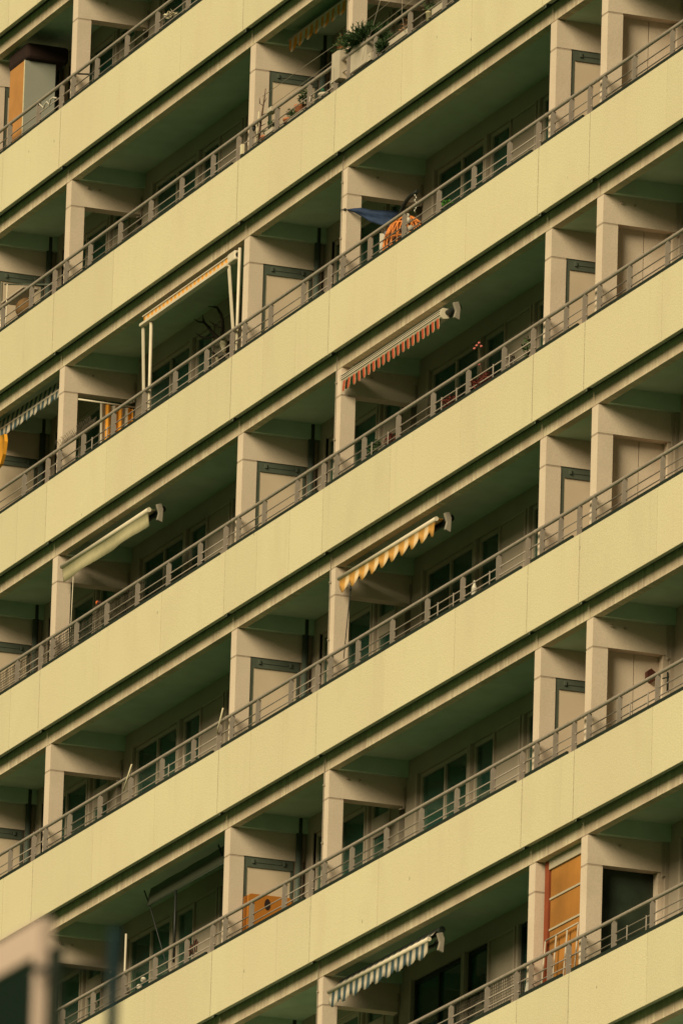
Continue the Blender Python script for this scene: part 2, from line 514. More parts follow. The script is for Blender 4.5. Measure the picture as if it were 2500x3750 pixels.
for k in range(0, 9):
    zb = ZB(k)
    for a, b, ty in BAYS:
        if not seen_box(J[a], J[b], zb-.1, zb+1.4, 150): continue
        js = [q for q in sorted(J) if a <= q <= b]
        x0, x1 = J[a], J[b]
        back = MB()
        back.box(x0+.004, x1-.004, .05, .167, zb+.057, zb+.89)
        par = make('balcony_parapet', back, M_dark, bld)
        for q0, q1 in zip(js[:-1], js[1:]):
            if not seen_box(J[q0], J[q1], zb, zb+.9, 120): continue
            t = MB(); ga = .013 if q0 == a else .006; gb = .013 if q1 == b else .006
            dy = random.uniform(-.0015, .0015)
            t.box(J[q0]+ga, J[q1]-gb, dy, .018+dy, zb, zb+.904)
            make('parapet_panel', t, M_panel, par, bevel=.002)
        lip = MB(); lip.box(x0+.14, x1-.03, .0185, .066, zb+.001, zb+.012); lip.box(x0+.14, x1-.03, .060, .066, zb+.012, zb+.055)
        make('parapet_trim', lip, M_lip, par)
        cap = MB(); cap.box(x0+.02, x1-.31, .020, .05, zb+.88, zb+.964)
        make('parapet_cap', cap, M_dark, par)
        rl = MB()
        rl.tube([(x0, .1, zb+1.357), (x1, .1, zb+1.357)], .0245, 12, cap=False)
        rl.tube([(x0-.012, .1, zb+1.357), (x0+.012, .1, zb+1.357)], .028, 12)
        hr = make('handrail', rl, M_rail, par)
        for zz in (1.18, 1.068):
            make('rail_bar', MB().tube([(x0+.2, .112, zb+zz), (x1-.2, .112, zb+zz)], .0085, 8), M_rail, par)
        make('rail_link', MB().tube([(x0-.199, .112, zb+1.18), (x0+.199, .112, zb+1.18)], .011, 8), M_rail, par)
        for cx in CLAMPS.get(k, ()):
            if x0 < cx < x1:
                make('rail_clamp', MB().tube([(cx, .10, zb+.93), (cx, .10, zb+1.195)], .009, 6), M_post, par)
        if ty == 'small': xs = [x0+.24, (x0+x1)/2, x1-.24]
        else:
            nn = 6 if ty == 'wide' else 3
            xs = [x0+.24] + [x0+(x1-x0)*i/nn for i in range(1, nn)] + [x1-.24]
            if ty == 'wide': xs = [x0+.24] + [x0+(x1-x0)*i/nn for i in range(1, nn)] + [x1-.24]
        for x in xs:
            if seen(x, zb+1.2, 0, 60): baluster(x, zb, par)
for k in KS:
    for j in (-9, 0, 7.5):
        x = J[j]+CW; zb = ZB(k)
        if seen_box(J[j], J[j]+1, zb-1, zb, 60):
            make('conduit', MB().tube([(x+.03, YW-.03, zb-.30), (x+.03, YW-.03, zb-.60), (x+.06, YW-.10, zb-.62)], .011, 6), M_frame, bld)
            if k % 2: make('wall_stud', MB().tube([(x-.001, .42, zb-.27), (x+.03, .42, zb-.27)], .018, 8), M_mortar, bld)
            if k != 4: make('wall_stud', MB().tube([(x-.001, .60, zb-.28), (x+.03, .60, zb-.28)], .014, 8), M_mortar, bld)
# earth wire clipped to the front of the columns
x = J[0]-.055
wm = MB(); wm.tube([(x, YB-.012, ZB(8)), (x, YB-.012, ZB(0)+1)], .005, 6)
for k in range(0, 8):
    for dz in (-.36, -1.15):
        wm.box(x-.02, x+.02, YB-.022, YB, ZB(k)+dz-.012, ZB(k)+dz+.012)
make('earth_wire', wm, M_wire, bld)
#ITEMS
# ================================================================== things on and in the balconies
M_black = mat('black_paint', (0.015, 0.017, 0.015), .5)
M_alu = mat('cream_aluminium', (0.62, 0.52, 0.41), .45, .05, 8, spec=.5)
M_orange = mat('orange_cloth', (0.80, 0.33, 0.04), .85, .10, 5)
M_deep_orange = mat('deep_orange_cloth', (0.62, 0.22, 0.02), .85, .10, 5)
M_paleor = mat('pale_apricot_cloth', (0.72, 0.50, 0.30), .85, .08, 5)
M_orange2 = mat('faded_orange_cloth', (0.60, 0.29, 0.07), .85, .14, 7)
M_cream = mat('cream_cloth', (0.60, 0.57, 0.38), .9, .08, 4)
M_greencream = mat('pale_green_cloth', (0.40, 0.34, 0.21), .9, .08, 9)
M_blue = mat('blue_cloth', (0.055, 0.085, 0.10), .85, .12, 5)
M_offwhite = mat('off_white_cloth', (0.50, 0.41, 0.33), .85, .08, 5)
M_red = mat('red_cloth', (0.38, 0.065, 0.03), .85, .10, 5)
M_green = mat('green_cloth', (0.03, 0.075, 0.03), .85, .10, 5)
M_wood = mat('orange_plywood', (0.42, 0.19, 0.06), .6, .12, 3, spec=.35)
M_brown = mat('dark_brown_cloth', (0.022, 0.009, 0.007), .9, .1, 4)
M_bark = mat('bark', (0.10, 0.055, 0.035), .95, .15, 20)
M_terra = mat('terracotta', (0.36, 0.13, 0.06), .85, .1, 8)
M_leaf = mat('conifer_leaf', (0.030, 0.060, 0.018), .85, .2, 14)
M_leaf2 = mat('broad_leaf', (0.045, 0.075, 0.025), .75, .2, 14)
M_bloomred = mat('dark_red_bloom', (0.11, 0.018, 0.012), .85, .2, 14)
M_pink = mat('pink_bloom', (0.55, 0.14, 0.13), .85, .1, 14)
M_dry = mat('dry_leaf', (0.28, 0.12, 0.05), .9, .2, 14)
M_bone = mat('bone', (0.62, 0.53, 0.38), .8, .1, 12)
M_antler = mat('antler', (0.030, 0.022, 0.014), .75, .2, 12)
M_wicker = mat('orange_wicker', (0.62, 0.20, 0.05), .8, .15, 16)
M_board = mat('orange_toy_board', (0.36, 0.125, 0.015), .6, .06, 3)
M_gold = mat('orange_shade_panel', (0.33, 0.135, 0.028), .75, .28, 1.6)
M_redwood = mat('red_brown_post', (0.22, 0.045, 0.015), .7, .1, 6)
M_gold2 = mat('grey_gold_rail', (0.42, 0.35, 0.27), .5, .05, 6)
M_net = mat('net_cord', (0.09, 0.07, 0.05), .9)
M_boxwhite = mat('white_planter', (0.42, 0.35, 0.28), .7, .08, 5)
M_greyblind = mat('grey_awning_cloth', (0.10, 0.115, 0.09), .9, .08, 4)

M_bracket = mat('bracket_metal', (0.26, 0.22, 0.18), .6, .1, 9)
def kid(name, mb, m, parent, **kw): return make(name, mb, m, parent, **kw)

def valance(x0, x1, y, z, h, nst, cols, scal, depth=.25, sway=.02, ph=0.0, jag=0.0, n_per=6, seed=1):
    """hanging scalloped strip; nst stripes alternating through cols; scal scallops; depth = share of h lost at the notches"""
    r = random.Random(seed)
    n = nst*n_per
    top, mid, bot = [], [], []
    for i in range(n+1):
        t = i/n
        x = x0+(x1-x0)*t
        sc_ = abs(math.sin(math.pi*(t*scal+ph)))
        hh = h*(1-depth+depth*sc_) + jag*r.uniform(-1, 1)*h
        wv = sway*math.sin(t*scal*2*math.pi*1.0+1.3)
        top.append((x, y, z)); mid.append((x+wv*.3, y-.004+wv*.5, z-hh*.55)); bot.append((x+wv*.6, y-.008+wv, z-hh))
    mb = MB(); mb.sheet([top, mid, bot], thick=(0, .003, 0), mi=lambda i, j: (j//n_per) % len(cols))
    return mb

def bracket_arm(t, x, y, z, h=.24):
    """wall bracket with a folded elbow arm at the end of an awning"""
    b = MB(); b.prism([(y-.02, z+.01), (y+.055, z+.03), (y+.085, z-.05), (y+.075, z-h), (y-.005, z-h+.03), (y+.02, z-h*.45)], 'x', x, x+.05)
    kid('end_bracket', b, M_bracket, t, bevel=.006)
    a = MB(); a.tube([(x-.02, y+.03, z-.03), (x-.32, y+.10, z-.06), (x-.60, y+.06, z-.07)], [.03, .026, .02], 8)
    kid('folding_arm', a, M_black, t)

def retract_awning(label, group, x0, x1, y, z, bar_r, cols, **kw):
    t = thing('awning', (round((x0+x1)/2, 3), y, z), label, 'awning', group)
    kid('front_bar', MB().tube([(x0, y, z), (x1, y, z)], bar_r, 16), kw.get('bar', M_alu), t)
    kid('valance', valance(x0+.02, x1-.04, y-.004, z-bar_r*.6, kw['h'], kw['nst'], kw.get('vcols', cols), kw['scal'], depth=kw.get('depth', .25), sway=kw.get('sway', .02), jag=kw.get('jag', 0), n_per=kw.get('n_per', 6), seed=kw.get('seed', 1)), kw.get('vcols', cols), t, normals=False)
    zr = z+kw.get('rise', .12); yr = y+kw.get('back', .12)
    nst2 = kw.get('nst_top', kw['nst']); n = nst2*2
    rows = [[(x0+.03+(x1-x0-.08)*i/n, y+dy, z+dz) for i in range(n+1)] for dy, dz in ((0, bar_r*.9), (kw.get('back', .12)*.5, kw.get('rise', .12)*.48), (kw.get('back', .12), kw.get('rise', .12)))]
    kid('awning_cloth', MB().sheet(rows, thick=(0, .002, .003), mi=lambda i, j: (j//2) % len(cols)), cols, t, normals=False)
    kid('roller', MB().tube([(x0+.02, yr+.04, zr), (x1+.02, yr+.04, zr)], .045, 14), M_dark, t)
    bracket_arm(t, x1+.03, y+.10, z+.06)
    return t

AG = 'retractable awnings under the balcony ceilings'
# yellow-orange one
t = retract_awning('yellow and apricot striped awning with a deeply scalloped fringe on a cream bar', AG, .17, 3.64, .2, -.335, .03, [M_orange, M_paleor], vcols=[M_orange2, M_orange2, M_paleor], h=.215, nst=29, scal=9.6, depth=.50, sway=.010, jag=.02, rise=.03, back=.16, seed=4)
kid('crank_rod', MB().tube([(.614, .2, -.53), (.609, .2, -.60)], .014, 8).tube([(.609, .2, -.60), (.52, .2, -1.02), (.431, .2, -1.494)], [.010, .007, .006], 6), M_black, t)
# pale green one
t = retract_awning('plain pale green awning with a long smooth fringe under a thick round bar', AG, -10.80, -7.28, .2, 2.415, .034, [M_greencream], h=.235, nst=24, scal=2.0, depth=.10, sway=.03, jag=.012, rise=.03, back=.16, seed=8)
kid('crank_rod', MB().tube([(-10.314, .2, 2.16), (-10.351, .2, 1.02)], .006, 6), M_alu, t)
# blue and white one at the bottom
t = retract_awning('blue and white striped awning with torn ragged fringe, lowest awning of the facade', AG, .26, 3.80, .2, -6.005, .030, [M_offwhite, M_blue], h=.22, nst=33, scal=9, depth=.30, sway=.008, jag=.04, rise=.14, back=.13, seed=3)
# red and green cassette awning
t = thing('awning', (1.85, .2, 2.45), 'closed cassette awning with red tongues on a green fringe below a ribbed cream case', 'awning', AG)
c = MB(); c.prism([(.185, 2.41), (.17, 2.44), (.18, 2.51), (.21, 2.535), (.30, 2.53), (.30, 2.40), (.22, 2.385)], 'x', .065, 3.64)
kid('cassette', c, M_alu, t, bevel=.004)
for zz in (2.435, 2.462, 2.492):
    kid('cassette_groove', MB().box(.07, 3.635, .1665, .176, zz-.0022, zz+.0022), M_black, t)
n = 160; rows = []
for f in (0, 1):
    rows.append([(.16+(3.44)*i/n, .192-.006*f+.01*f*math.sin(i*.49), 2.40-f*(.085+.035*abs(math.sin(math.pi*(i/n*20))))) for i in range(n+1)])
kid('fringe', MB().sheet(rows, thick=(0, .003, 0)), M_green, t, normals=False)
def tongue(w, h, y, z0, x, lean):
    pts = [(-w, 0), (w, 0)] + [(w*math.cos(a), -h+w+ -w*math.sin(a)) for a in [math.pi*q/8 for q in range(9)]]
    return [(x+px+lean*(-pz), z0+pz) for px, pz in pts]
for i in range(20):
    xx = .22+3.33*i/19.0
    ln = .16+.05*math.sin(i*2.1) if i > 1 else -.25
    kid('fringe_edging', MB().prism(tongue(.043, .150, 0, 2.402, xx, ln), 'y', .1735, .1765), M_paleor, t)
    kid('red_tongue', MB().prism(tongue(.036, .144, 0, 2.402, xx, ln), 'y', .169, .1725), M_red, t)
bracket_arm(t, 3.98, .22, 2.50, .22)
kid('roller', MB().tube([(3.66, .27, 2.47), (3.98, .30, 2.47)], .04, 10), M_black, t)
# orange and white one, rolled back under the ceiling
t = thing('awning', (-1.8, .6, 8.24), 'orange and white striped awning fringe hanging far back under the ceiling', 'awning', AG)
kid('front_bar', MB().tube([(-3.42, .6, 8.255), (-.14, .6, 8.255)], .022, 12), M_frame, t)
kid('valance', valance(-3.40, -.16, .596, 8.245, .205, 32, [M_deep_orange, M_offwhite], 10.5, depth=.38, sway=.010, jag=.015, seed=12), [M_deep_orange, M_offwhite], t, normals=False)
kid('awning_cloth', MB().sheet([[(-3.4, .60, 8.27), (-.16, .60, 8.27)], [(-3.4, .85, 8.39), (-.16, .85, 8.39)]], thick=(0, 0, .003)), M_greyblind, t, normals=False)
# blue one at the left edge
t = thing('awning', (-13.2, .4, 5.33), 'blue and off-white striped awning with a wavy fringe at the left edge of the photo', 'awning', AG)
kid('front_bar', MB().tube([(-15.0, .4, 5.335), (-11.68, .4, 5.305)], .013, 10), M_offwhite, t)
bx = [(-15.0+3.32*i/68, 5.34-.03*i/68) for i in range(69)]
kid('awning_cloth', MB().sheet([[(x_, .4, z_) for x_, z_ in bx], [(x_, .415, z_+.08) for x_, z_ in bx], [(x_, .43, z_+.15) for x_, z_ in bx]], thick=(0, .003, .003), mi=lambda i, j: (j//2) % 2), [M_blue, M_offwhite], t, normals=False)
kid('valance', valance(-14.98, -11.69, .396, 5.32, .155, 34, [M_blue, M_offwhite], 11, depth=.35, sway=.012, jag=.06, seed=21), [M_blue, M_offwhite], t, normals=False)
# grey one between
t = thing('awning', (-5.8, .5, -3.1), 'dark grey half unrolled awning with black stays inside a shaded balcony', 'awning', AG)
rows = [[(-7.66+3.8*i/40, .5+.06*f+.006*math.sin(i*.6)*f, z_) for i in range(41)] for f, z_ in ((1, -2.90), (.5, -3.02), (0, -3.165))]
kid('awning_cloth', MB().sheet(rows, thick=(0, .004, 0)), mat('grey_awning_front', (0.10, 0.10, 0.07), .9, .05, 3), t, normals=False)
kid('front_bar', MB().tube([(-7.66, .515, -3.168), (-3.9, .515, -3.168)], .010, 8), M_greyblind, t)
kid('stay', MB().tube([(-7.76, .5, -2.92), (-7.56, .52, -3.19), (-6.67, .5, -4.31)], .010, 6), M_black, t)
kid('stay', MB().tube([(-6.50, .5, -3.18), (-6.49, .5, -4.2)], .018, 8), M_black, t)
kid('stay', MB().tube([(-4.88, .5, -2.88), (-4.72, .5, -3.06)], .012, 6), M_black, t)

# awning standing in a cream frame
t = thing('framed_awning', (-5.9, .15, 5.2), 'closed orange awning held by a tall cream metal frame with slanting stays', 'awning')
kid('top_rail', MB().box(-7.66, -4.28, .135, .175, 5.303, 5.318), M_alu, t)
kid('rolled_cloth', MB().sheet([[(-7.64+3.36*i/44, .145+.01*f, 5.300-.080*f) for i in range(45)] for f in (0, .5, 1)], thick=(0, .01, 0), mi=lambda i, j: j % 2), [M_orange, M_paleor], t, normals=False)
kid('front_bar', MB().prism([(.10, 5.165), (.10, 5.205), (.135, 5.22), (.175, 5.21), (.175, 5.16)], 'x', -7.68, -4.27), M_alu, t, bevel=.004)
kid('end_box', MB().box(-4.28, -4.0, .12, .22, 5.19, 5.33), M_alu, t, bevel=.02)
kid('end_cap', MB().prism([(.17+.035*math.cos(a*math.pi/6), 5.262+.035*math.sin(a*math.pi/6)) for a in range(12)], 'x', -3.999, -3.992), M_black, t)
kid('upright', MB().tube([(-3.90, .16, 5.33), (-3.90, .16, 3.45)], .024, 12), M_alu, t)
kid('upright', MB().tube([(-7.35, .16, 5.16), (-7.30, .16, 3.45)], .024, 12), M_alu, t)
kid('slanting_stay', MB().prism([(-4.34, 5.20), (-4.27, 5.20), (-4.00, 4.10), (-4.06, 4.10)], 'y', .145, .165), M_alu, t)
kid('slanting_stay', MB().prism([(-7.70, 5.16), (-7.635, 5.16), (-7.50, 4.02), (-7.56, 4.02)], 'y', .145, .165), M_alu, t)
kid('hinge', MB().box(-4.09, -3.93, .13, .18, 4.05, 4.20), M_alu, t, bevel=.006)

# ---- deer trophies on the boarded wall
t = thing('deer_trophy', (-7.05, 1.24, 4.78), 'large dark deer antlers on a small pale skull fixed to a board', 'antlers', 'deer antler trophies')
kid('shield', MB().prism([(-7.17, 4.95), (-6.93, 4.93), (-6.92, 4.83), (-7.03, 4.72), (-7.16, 4.82)], 'y', 1.20, 1.258), M_antler, t, bevel=.006)
sk = MB(); sk.ball((-7.07, 1.15, 4.90), .065, 12, (.75, .9, 1.5)); sk.ball((-6.98, 1.12, 4.80), .04, 10, (.8, 1, 1.5))
kid('skull', sk, M_bone, t)
A = [([(-7.09, 1.13, 4.95), (-6.913, 1.06, 4.993), (-6.777, 1.02, 5.039), (-6.700, .98, 5.12), (-6.705, .96, 5.212), (-6.837, .94, 5.34), (-7.117, .92, 5.429)], [.030, .028, .026, .024, .022, .018, .006]),
     ([(-6.767, 1.02, 5.05), (-6.935, 1.0, 5.097), (-7.031, .98, 5.145), (-7.138, .95, 5.216)], [.018, .015, .011, .004]),
     ([(-6.84, .94, 5.335), (-6.90, .93, 5.38)], [.014, .004]),
     ([(-7.12, 1.13, 4.96), (-7.30, 1.09, 5.08), (-7.33, 1.06, 5.13), (-7.39, 1.03, 5.209), (-7.494, 1.0, 5.30), (-7.478, .97, 5.40)], [.030, .027, .025, .022, .018, .005]),
     ([(-7.493, 1.0, 5.298), (-7.663, .98, 5.348), (-7.798, .96, 5.42)], [.016, .012, .004]),
     ([(-7.28, 1.09, 5.06), (-7.394, 1.07, 5.062), (-7.542, 1.04, 5.08), (-7.622, 1.0, 5.126), (-7.74, .98, 5.203)], [.024, .020, .017, .013, .004])]
for pts, rr in A:
    kid('antler', MB().tube(pts, rr, 8), M_antler, t)
t = thing('deer_trophy', (-7.34, 1.24, 4.70), 'small roe deer skull with two short horns below the large antlers', 'antlers', 'deer antler trophies')
kid('shield', MB().prism([(-7.42, 4.80), (-7.27, 4.79), (-7.28, 4.70), (-7.35, 4.66), (-7.41, 4.71)], 'y', 1.21, 1.258), M_antler, t)
kid('skull', MB().ball((-7.36, 1.17, 4.755), .032, 10, (.8, .9, 1.3)), M_bone, t)
kid('horn', MB().tube([(-7.35, 1.15, 4.78), (-7.38, 1.10, 4.83), (-7.42, 1.05, 4.875)], [.010, .009, .003], 6), M_antler, t)
kid('horn', MB().tube([(-7.30, 1.15, 4.785), (-7.315, 1.10, 4.815), (-7.29, 1.05, 4.85)], [.010, .009, .003], 6), M_antler, t)

# ---- striped curtain on a rod beside the left column
t = thing('striped_curtain', (-10.9, .95, 3.1), 'orange and white striped curtain hanging from a rod under the beam', 'curtain')
kid('curtain_rod', MB().tube([(-10.89, .385, 4.945), (-10.89, 1.255, 4.935)], .013, 8), M_alu, t)
n = 42
rows = [[(-10.89+.022*math.sin(i*.75+f), .72+.045*f*(1-i/n)+(.50)*i/n, 4.925-1.7*f-.02*i/n) for i in range(n+1)] for f in (0, .35, .7, 1)]
kid('curtain_cloth', MB().sheet(rows, thick=(.004, 0, 0), mi=lambda i, j: (j//7) % 2), [M_offwhite, M_orange], t, normals=False)

# ---- blue shade cloth tied to the column
t = thing('shade_cloth', (.5, .4, 4.4), 'blue shade cloth tied to the column front and sagging in folds', 'shade cloth')
T = [(.094,.16,4.821),(.197,.22,4.823),(.264,.30,4.824),(.405,.40,4.765),(.643,.52,4.707),(.915,.65,4.649)]
Bt = [(.095,.16,4.815),(.202,.22,4.76),(.274,.30,4.701),(.449,.40,4.587),(.721,.52,4.463),(.935,.65,4.378)]
rows = []
for f in range(7):
    q = f/6
    rows.append([(a[0]+(b[0]-a[0])*q, a[1]+(b[1]-a[1])*q + .03*math.sin(q*7+i)*(i>0), a[2]+(b[2]-a[2])*q) for i, (a, b) in enumerate(zip(T, Bt))])
kid('cloth', MB().sheet(rows, thick=(.002, .004, 0)), mat('deep_blue_cloth', (0.016, 0.030, 0.075), .8, .3, 9), t, normals=False)
kid('tie_knot', MB().ball((.094, .155, 4.817), .022, 8), M_black, t)
kid('tie_cord', MB().tube([(-.12, .158, 4.86), (0, .155, 4.85), (.094, .155, 4.817)], .005, 6), M_black, t)

# ---- hanging wicker chair
t = thing('hanging_chair', (1.5, .5, 3.0), 'orange wicker egg chair hanging by a chain from a curved black stand', 'hanging chair')
kid('stand', MB().tube([(1.05, .55, 3.0), (1.06, .54, 3.9), (1.137, .5, 4.30), (1.22, .5, 4.47), (1.354, .5, 4.578), (1.469, .5, 4.621), (1.613, .5, 4.651), (1.877, .5, 4.648)], [.03, .03, .03, .03, .028, .026, .026, .028], 10), M_black, t)
ch = MB()
for i in range(7):
    z0 = 4.635-i*.036
    ch.tube([(1.795, .5, z0), (1.795+(.011 if i % 2 else -.011), .5+(.008 if i % 2 else -.008), z0-.02), (1.798, .5, z0-.042)], .006, 6)
kid('chain', ch, mat('bright_steel', (0.6, .55, .5), .4, metal=.6), t)
import itertools
pc, pr3 = Vector((1.50, .5, 3.93)), (.36, .30, .46)
def podp(u, v):
    return pc + Vector((pr3[0]*math.cos(v)*math.cos(u), pr3[1]*math.cos(v)*math.sin(u), pr3[2]*math.sin(v)))
wk = MB()
for i in range(22):
    u0 = 2*math.pi*i/22
    for sgn in (1, -1):
        wk.tube([podp(u0+sgn*.55*q/10, -1.2+2.65*q/10) for q in range(11)], .010, 5, cap=False)
for v in (-.9, -.3, .25, .8, 1.2):
    wk.tube([podp(2*math.pi*q/28, v) for q in range(29)], .014, 6, cap=False)
kid('wicker_shell', wk, M_wicker, t)
kid('cushion', MB().ball((1.56, .52, 3.80), .27, 14, (1.0, .85, .8)), M_brown, t)
# round lamps of the string hung on the chair and rails
def bulb(p, r, lab, grp='round white lanterns of a string'):
    o = make('paper_lantern', MB().ball(p, r, 14), M_white)
    tag(o, lab, 'lantern', grp)
bl = [((2.03, .30, 4.235), .035), ((1.86, .33, 4.265), .028), ((2.055, .30, 4.165), .042), ((2.16, .30, 4.03), .042), ((2.00, .32, 4.00), .034)]
labs = ['small round white lantern at the top beside the chair chain', 'smallest round white lantern left of the chair chain', 'round white lantern just above the upper rail by the wicker chair', 'round white lantern low between the rails right of the wicker chair', 'half hidden round lantern at the right foot of the wicker chair']
for (p, r), lb in zip(bl, labs): bulb(p, r, lb)
for (p, r, lb) in (((-6.80, .18, -4.42), .042, 'round lantern on the lowest railed balcony, uppermost right of its row'), ((-6.95, .18, -4.49), .042, 'round lantern of the lower row, second from the right'),
                   ((-7.42, .18, -4.445), .050, 'round lantern of the lower row, right beside the dark mast'), ((-8.64, .16, -4.40), .036, 'round lantern behind the rail, alone left of the dark mast')):
    bulb(p, r, lb, 'round lanterns along the lower railing')
# white chair back with cloth
t = thing('folding_chair', (1.02, .35, 3.0), 'white folding chair standing behind the railing left of the wicker chair', 'chair')
kid('back_panel', MB().prism([(.93, 3.55), (1.12, 3.53), (1.11, 4.235), (.925, 4.29)], 'y', .34, .37), M_white, t, bevel=.006)
for lx in (.95, 1.10):
    kid('leg', MB().tube([(lx, .355, 3.0), (lx, .355, 3.56)], .011, 6), M_white, t)
t = make('grey_cushion', MB().ball((1.165, .36, 4.225), .048, 10, (1, 1, .8)), mat('grey_plush', (.16, .14, .15), .95))
tag(t, 'small grey bundle tied to the top of the white folding chair', 'bundle')

# ---- wardrobe
t = thing('wardrobe', (-13.8, .55, 8.6), 'tall orange plywood cabinet with a pale side standing on the top left balcony', 'cabinet')
kid('side_panel', MB().box(-13.505, -13.485, .302, .775, 8.58, 10.74), mat('pale_cabinet_side', (0.28, 0.27, 0.235), .7, .05, 2), t)
kid('front_panel', MB().box(-14.13, -13.508, .30, .33, 8.58, 10.745), M_wood, t)
kid('edge_strip', MB().box(-13.507, -13.484, .292, .301, 8.58, 10.745), M_bone, t)
kid('carcass', MB().box(-14.12, -13.508, .331, .775, 8.58, 10.73), M_wood, t)
t = make('rolled_blanket', MB().box(-14.2, -13.40, .29, .95, 10.748, 11.0), M_brown, bevel=.05)
tag(t, 'dark brown bundle lying on top of the orange cabinet', 'bundle')
t = thing('ribbon', (-12.0, .09, 9.55), 'white ribbon looped around the upper rail by the orange cabinet', 'ribbon')
rb = MB(); zb1 = ZB(1)
rb.tube([(-12.30, .10, 9.57), (-12.25, .095, 9.66), (-12.22, .10, 9.69), (-12.10, .125, 9.60), (-12.04, .10, 9.578), (-11.98, .09, 9.617), (-11.88, .09, 9.63), (-11.79, .10, 9.565), (-11.74, .09, 9.627), (-11.62, .095, 9.625), (-11.52, .11, 9.589)], .012, 6)
kid('ribbon', rb, M_white, t)
kid('knot', MB().ball((-12.24, .09, 9.685), .025, 8), M_black, t)
t = make('dark_pole', MB().tube([(-10.90, .13, 9.79), (-10.05, .22, 9.55)], .012, 8), M_black)
tag(t, 'dark pole lying across the rails by the top left column', 'pole')

# ---- orange toy board leaning on the partition
t = thing('toy_board', (-3.5, .74, -5.3), 'orange board with a dark oval hole leaning on the partition', 'board')
bd = MB(); n = 24
def rr_(y0, y1, z0, z1, r):
    p = []
    for cy, cz, a0 in ((y1-r, z1-r, 0), (y0+r, z1-r, 90), (y0+r, z0+r, 180), (y1-r, z0+r, 270)):
        for q in range(5):
            a = math.radians(a0+q*22.5); p.append((cy+r*math.cos(a), cz+r*math.sin(a)))
    return p
bd.prism(rr_(.42, 1.055, -4.95, -3.86, .05), 'x', -3.49, -3.455)
kid('board', bd, M_board, t, bevel=.004)
kid('hole', MB().prism([(.70+.042*math.cos(a*math.pi/8), -3.99+.078*math.sin(a*math.pi/8)) for a in range(16)], 'x', -3.4549, -3.449), mat('dark_hole', (.02, .008, .006), .9), t)
t = make('board', MB().prism(rr_(.385, .50, -4.95, -3.885, .03), 'x', -3.53, -3.492), mat('darker_orange_edge', (.25, .085, .012), .6))  # darker front side of the board, drawn as its own piece
tag(t, 'darker orange strip at the front edge of the board with the hole', 'board')

# ---- orange shade wall in the narrow bay
t = thing('shade_screen', (8.2, .3, -8.2), 'orange panel screen with grey rails closing the narrow bay', 'screen')
kid('post', MB().box(7.50, 7.635, .285, .345, -8.24, -5.76), M_redwood, t)
kid('head_rail', MB().box(7.64, 8.95, .28, .34, -5.885, -5.76), M_gold2, t)
for z0, z1 in ((-6.255, -5.888), (-6.655, -6.285), (-8.2, -6.69)):
    kid('shade_panel', MB().box(7.66, 8.95, .305, .315, z0, z1), M_gold, t)
for zz in (-6.27, -6.672):
    kid('cross_rail', MB().box(7.655, 8.95, .29, .33, zz-.0145, zz+.014), M_gold2, t, bevel=.004)
t = thing('white_trellis', (8.2, .24, -8.2), 'thin white trellis frame leaning against the orange screen', 'trellis')
def bar(a, b, w=.012): return MB().tube([a, b], w, 6)
kid('frame', bar((7.66, .25, -6.815), (8.74, .25, -6.80)), M_boxwhite, t)
for xa in (7.66, 8.02, 8.38, 8.74):
    kid('upright', bar((xa, .249, -6.82), (xa-.10, .22, -7.9)), M_boxwhite, t)
t = make('plastic_bag', MB().prism([(7.26, -7.45), (7.32, -7.30), (7.37, -7.255), (7.45, -7.34), (7.54, -7.38), (7.50, -7.44)], 'y', .14, .17), mat('grey_plastic', (.45, .40, .36), .4))
tag(t, 'crumpled pale plastic bag stuck between the rails by the column', 'bag')

# ---- hexagonal lantern on the concrete wall
t = thing('wall_lantern', (9.08, 1.0, -3.6), 'dark red hexagonal lantern fixed on the concrete side wall', 'lantern')
hx = [(1.02+.062*math.cos(math.radians(90+60*q))*1.15, -3.585+.095*math.sin(math.radians(90+60*q))) for q in range(6)]
kid('body', MB().prism(hx, 'x', 8.97, 9.08), mat('rust_red', (.07, .018, .010), .7, .2, 20), t, bevel=.006)
kid('back_plate', MB().box(8.955, 8.97, .97, 1.07, -3.66, -3.52), M_black, t)
t = thing('valve', (9.2, 1.2, -3.7), 'small dark valve and pipe on the wall right of the red lantern', 'valve')
kid('pipe', MB().tube([(9.20, 1.19, -3.55), (9.20, 1.19, -3.80)], .012, 8), M_dark, t)
kid('handle', MB().tube([(9.20, 1.12, -3.64), (9.20, 1.24, -3.60)], .010, 6), M_dark, t)

# ---- sticks in the railing
for pts, lb in ((((-7.20, .045, -1.29), (-7.52, .05, -1.60)), 'pale wooden lath tied upright to the handrail, left of two'), (((-3.66, .045, -1.275), (-3.88, .05, -1.58)), 'pale wooden lath tied to the handrail beside the column')):
    m = MB(); m.tube([pts[0], pts[1]], .011, 5)
    tag(make('wooden_lath', m, M_bone), lb, 'lath', 'laths tied to the railing')
# ---- white pole in the lower left balcony
t = make('white_pole', MB().tube([(-7.475, .15, -3.635), (-7.475, .15, -4.80)], .016, 10), M_alu)
tag(t, 'slim white upright pole with a round tip behind the lower left railing', 'pole')
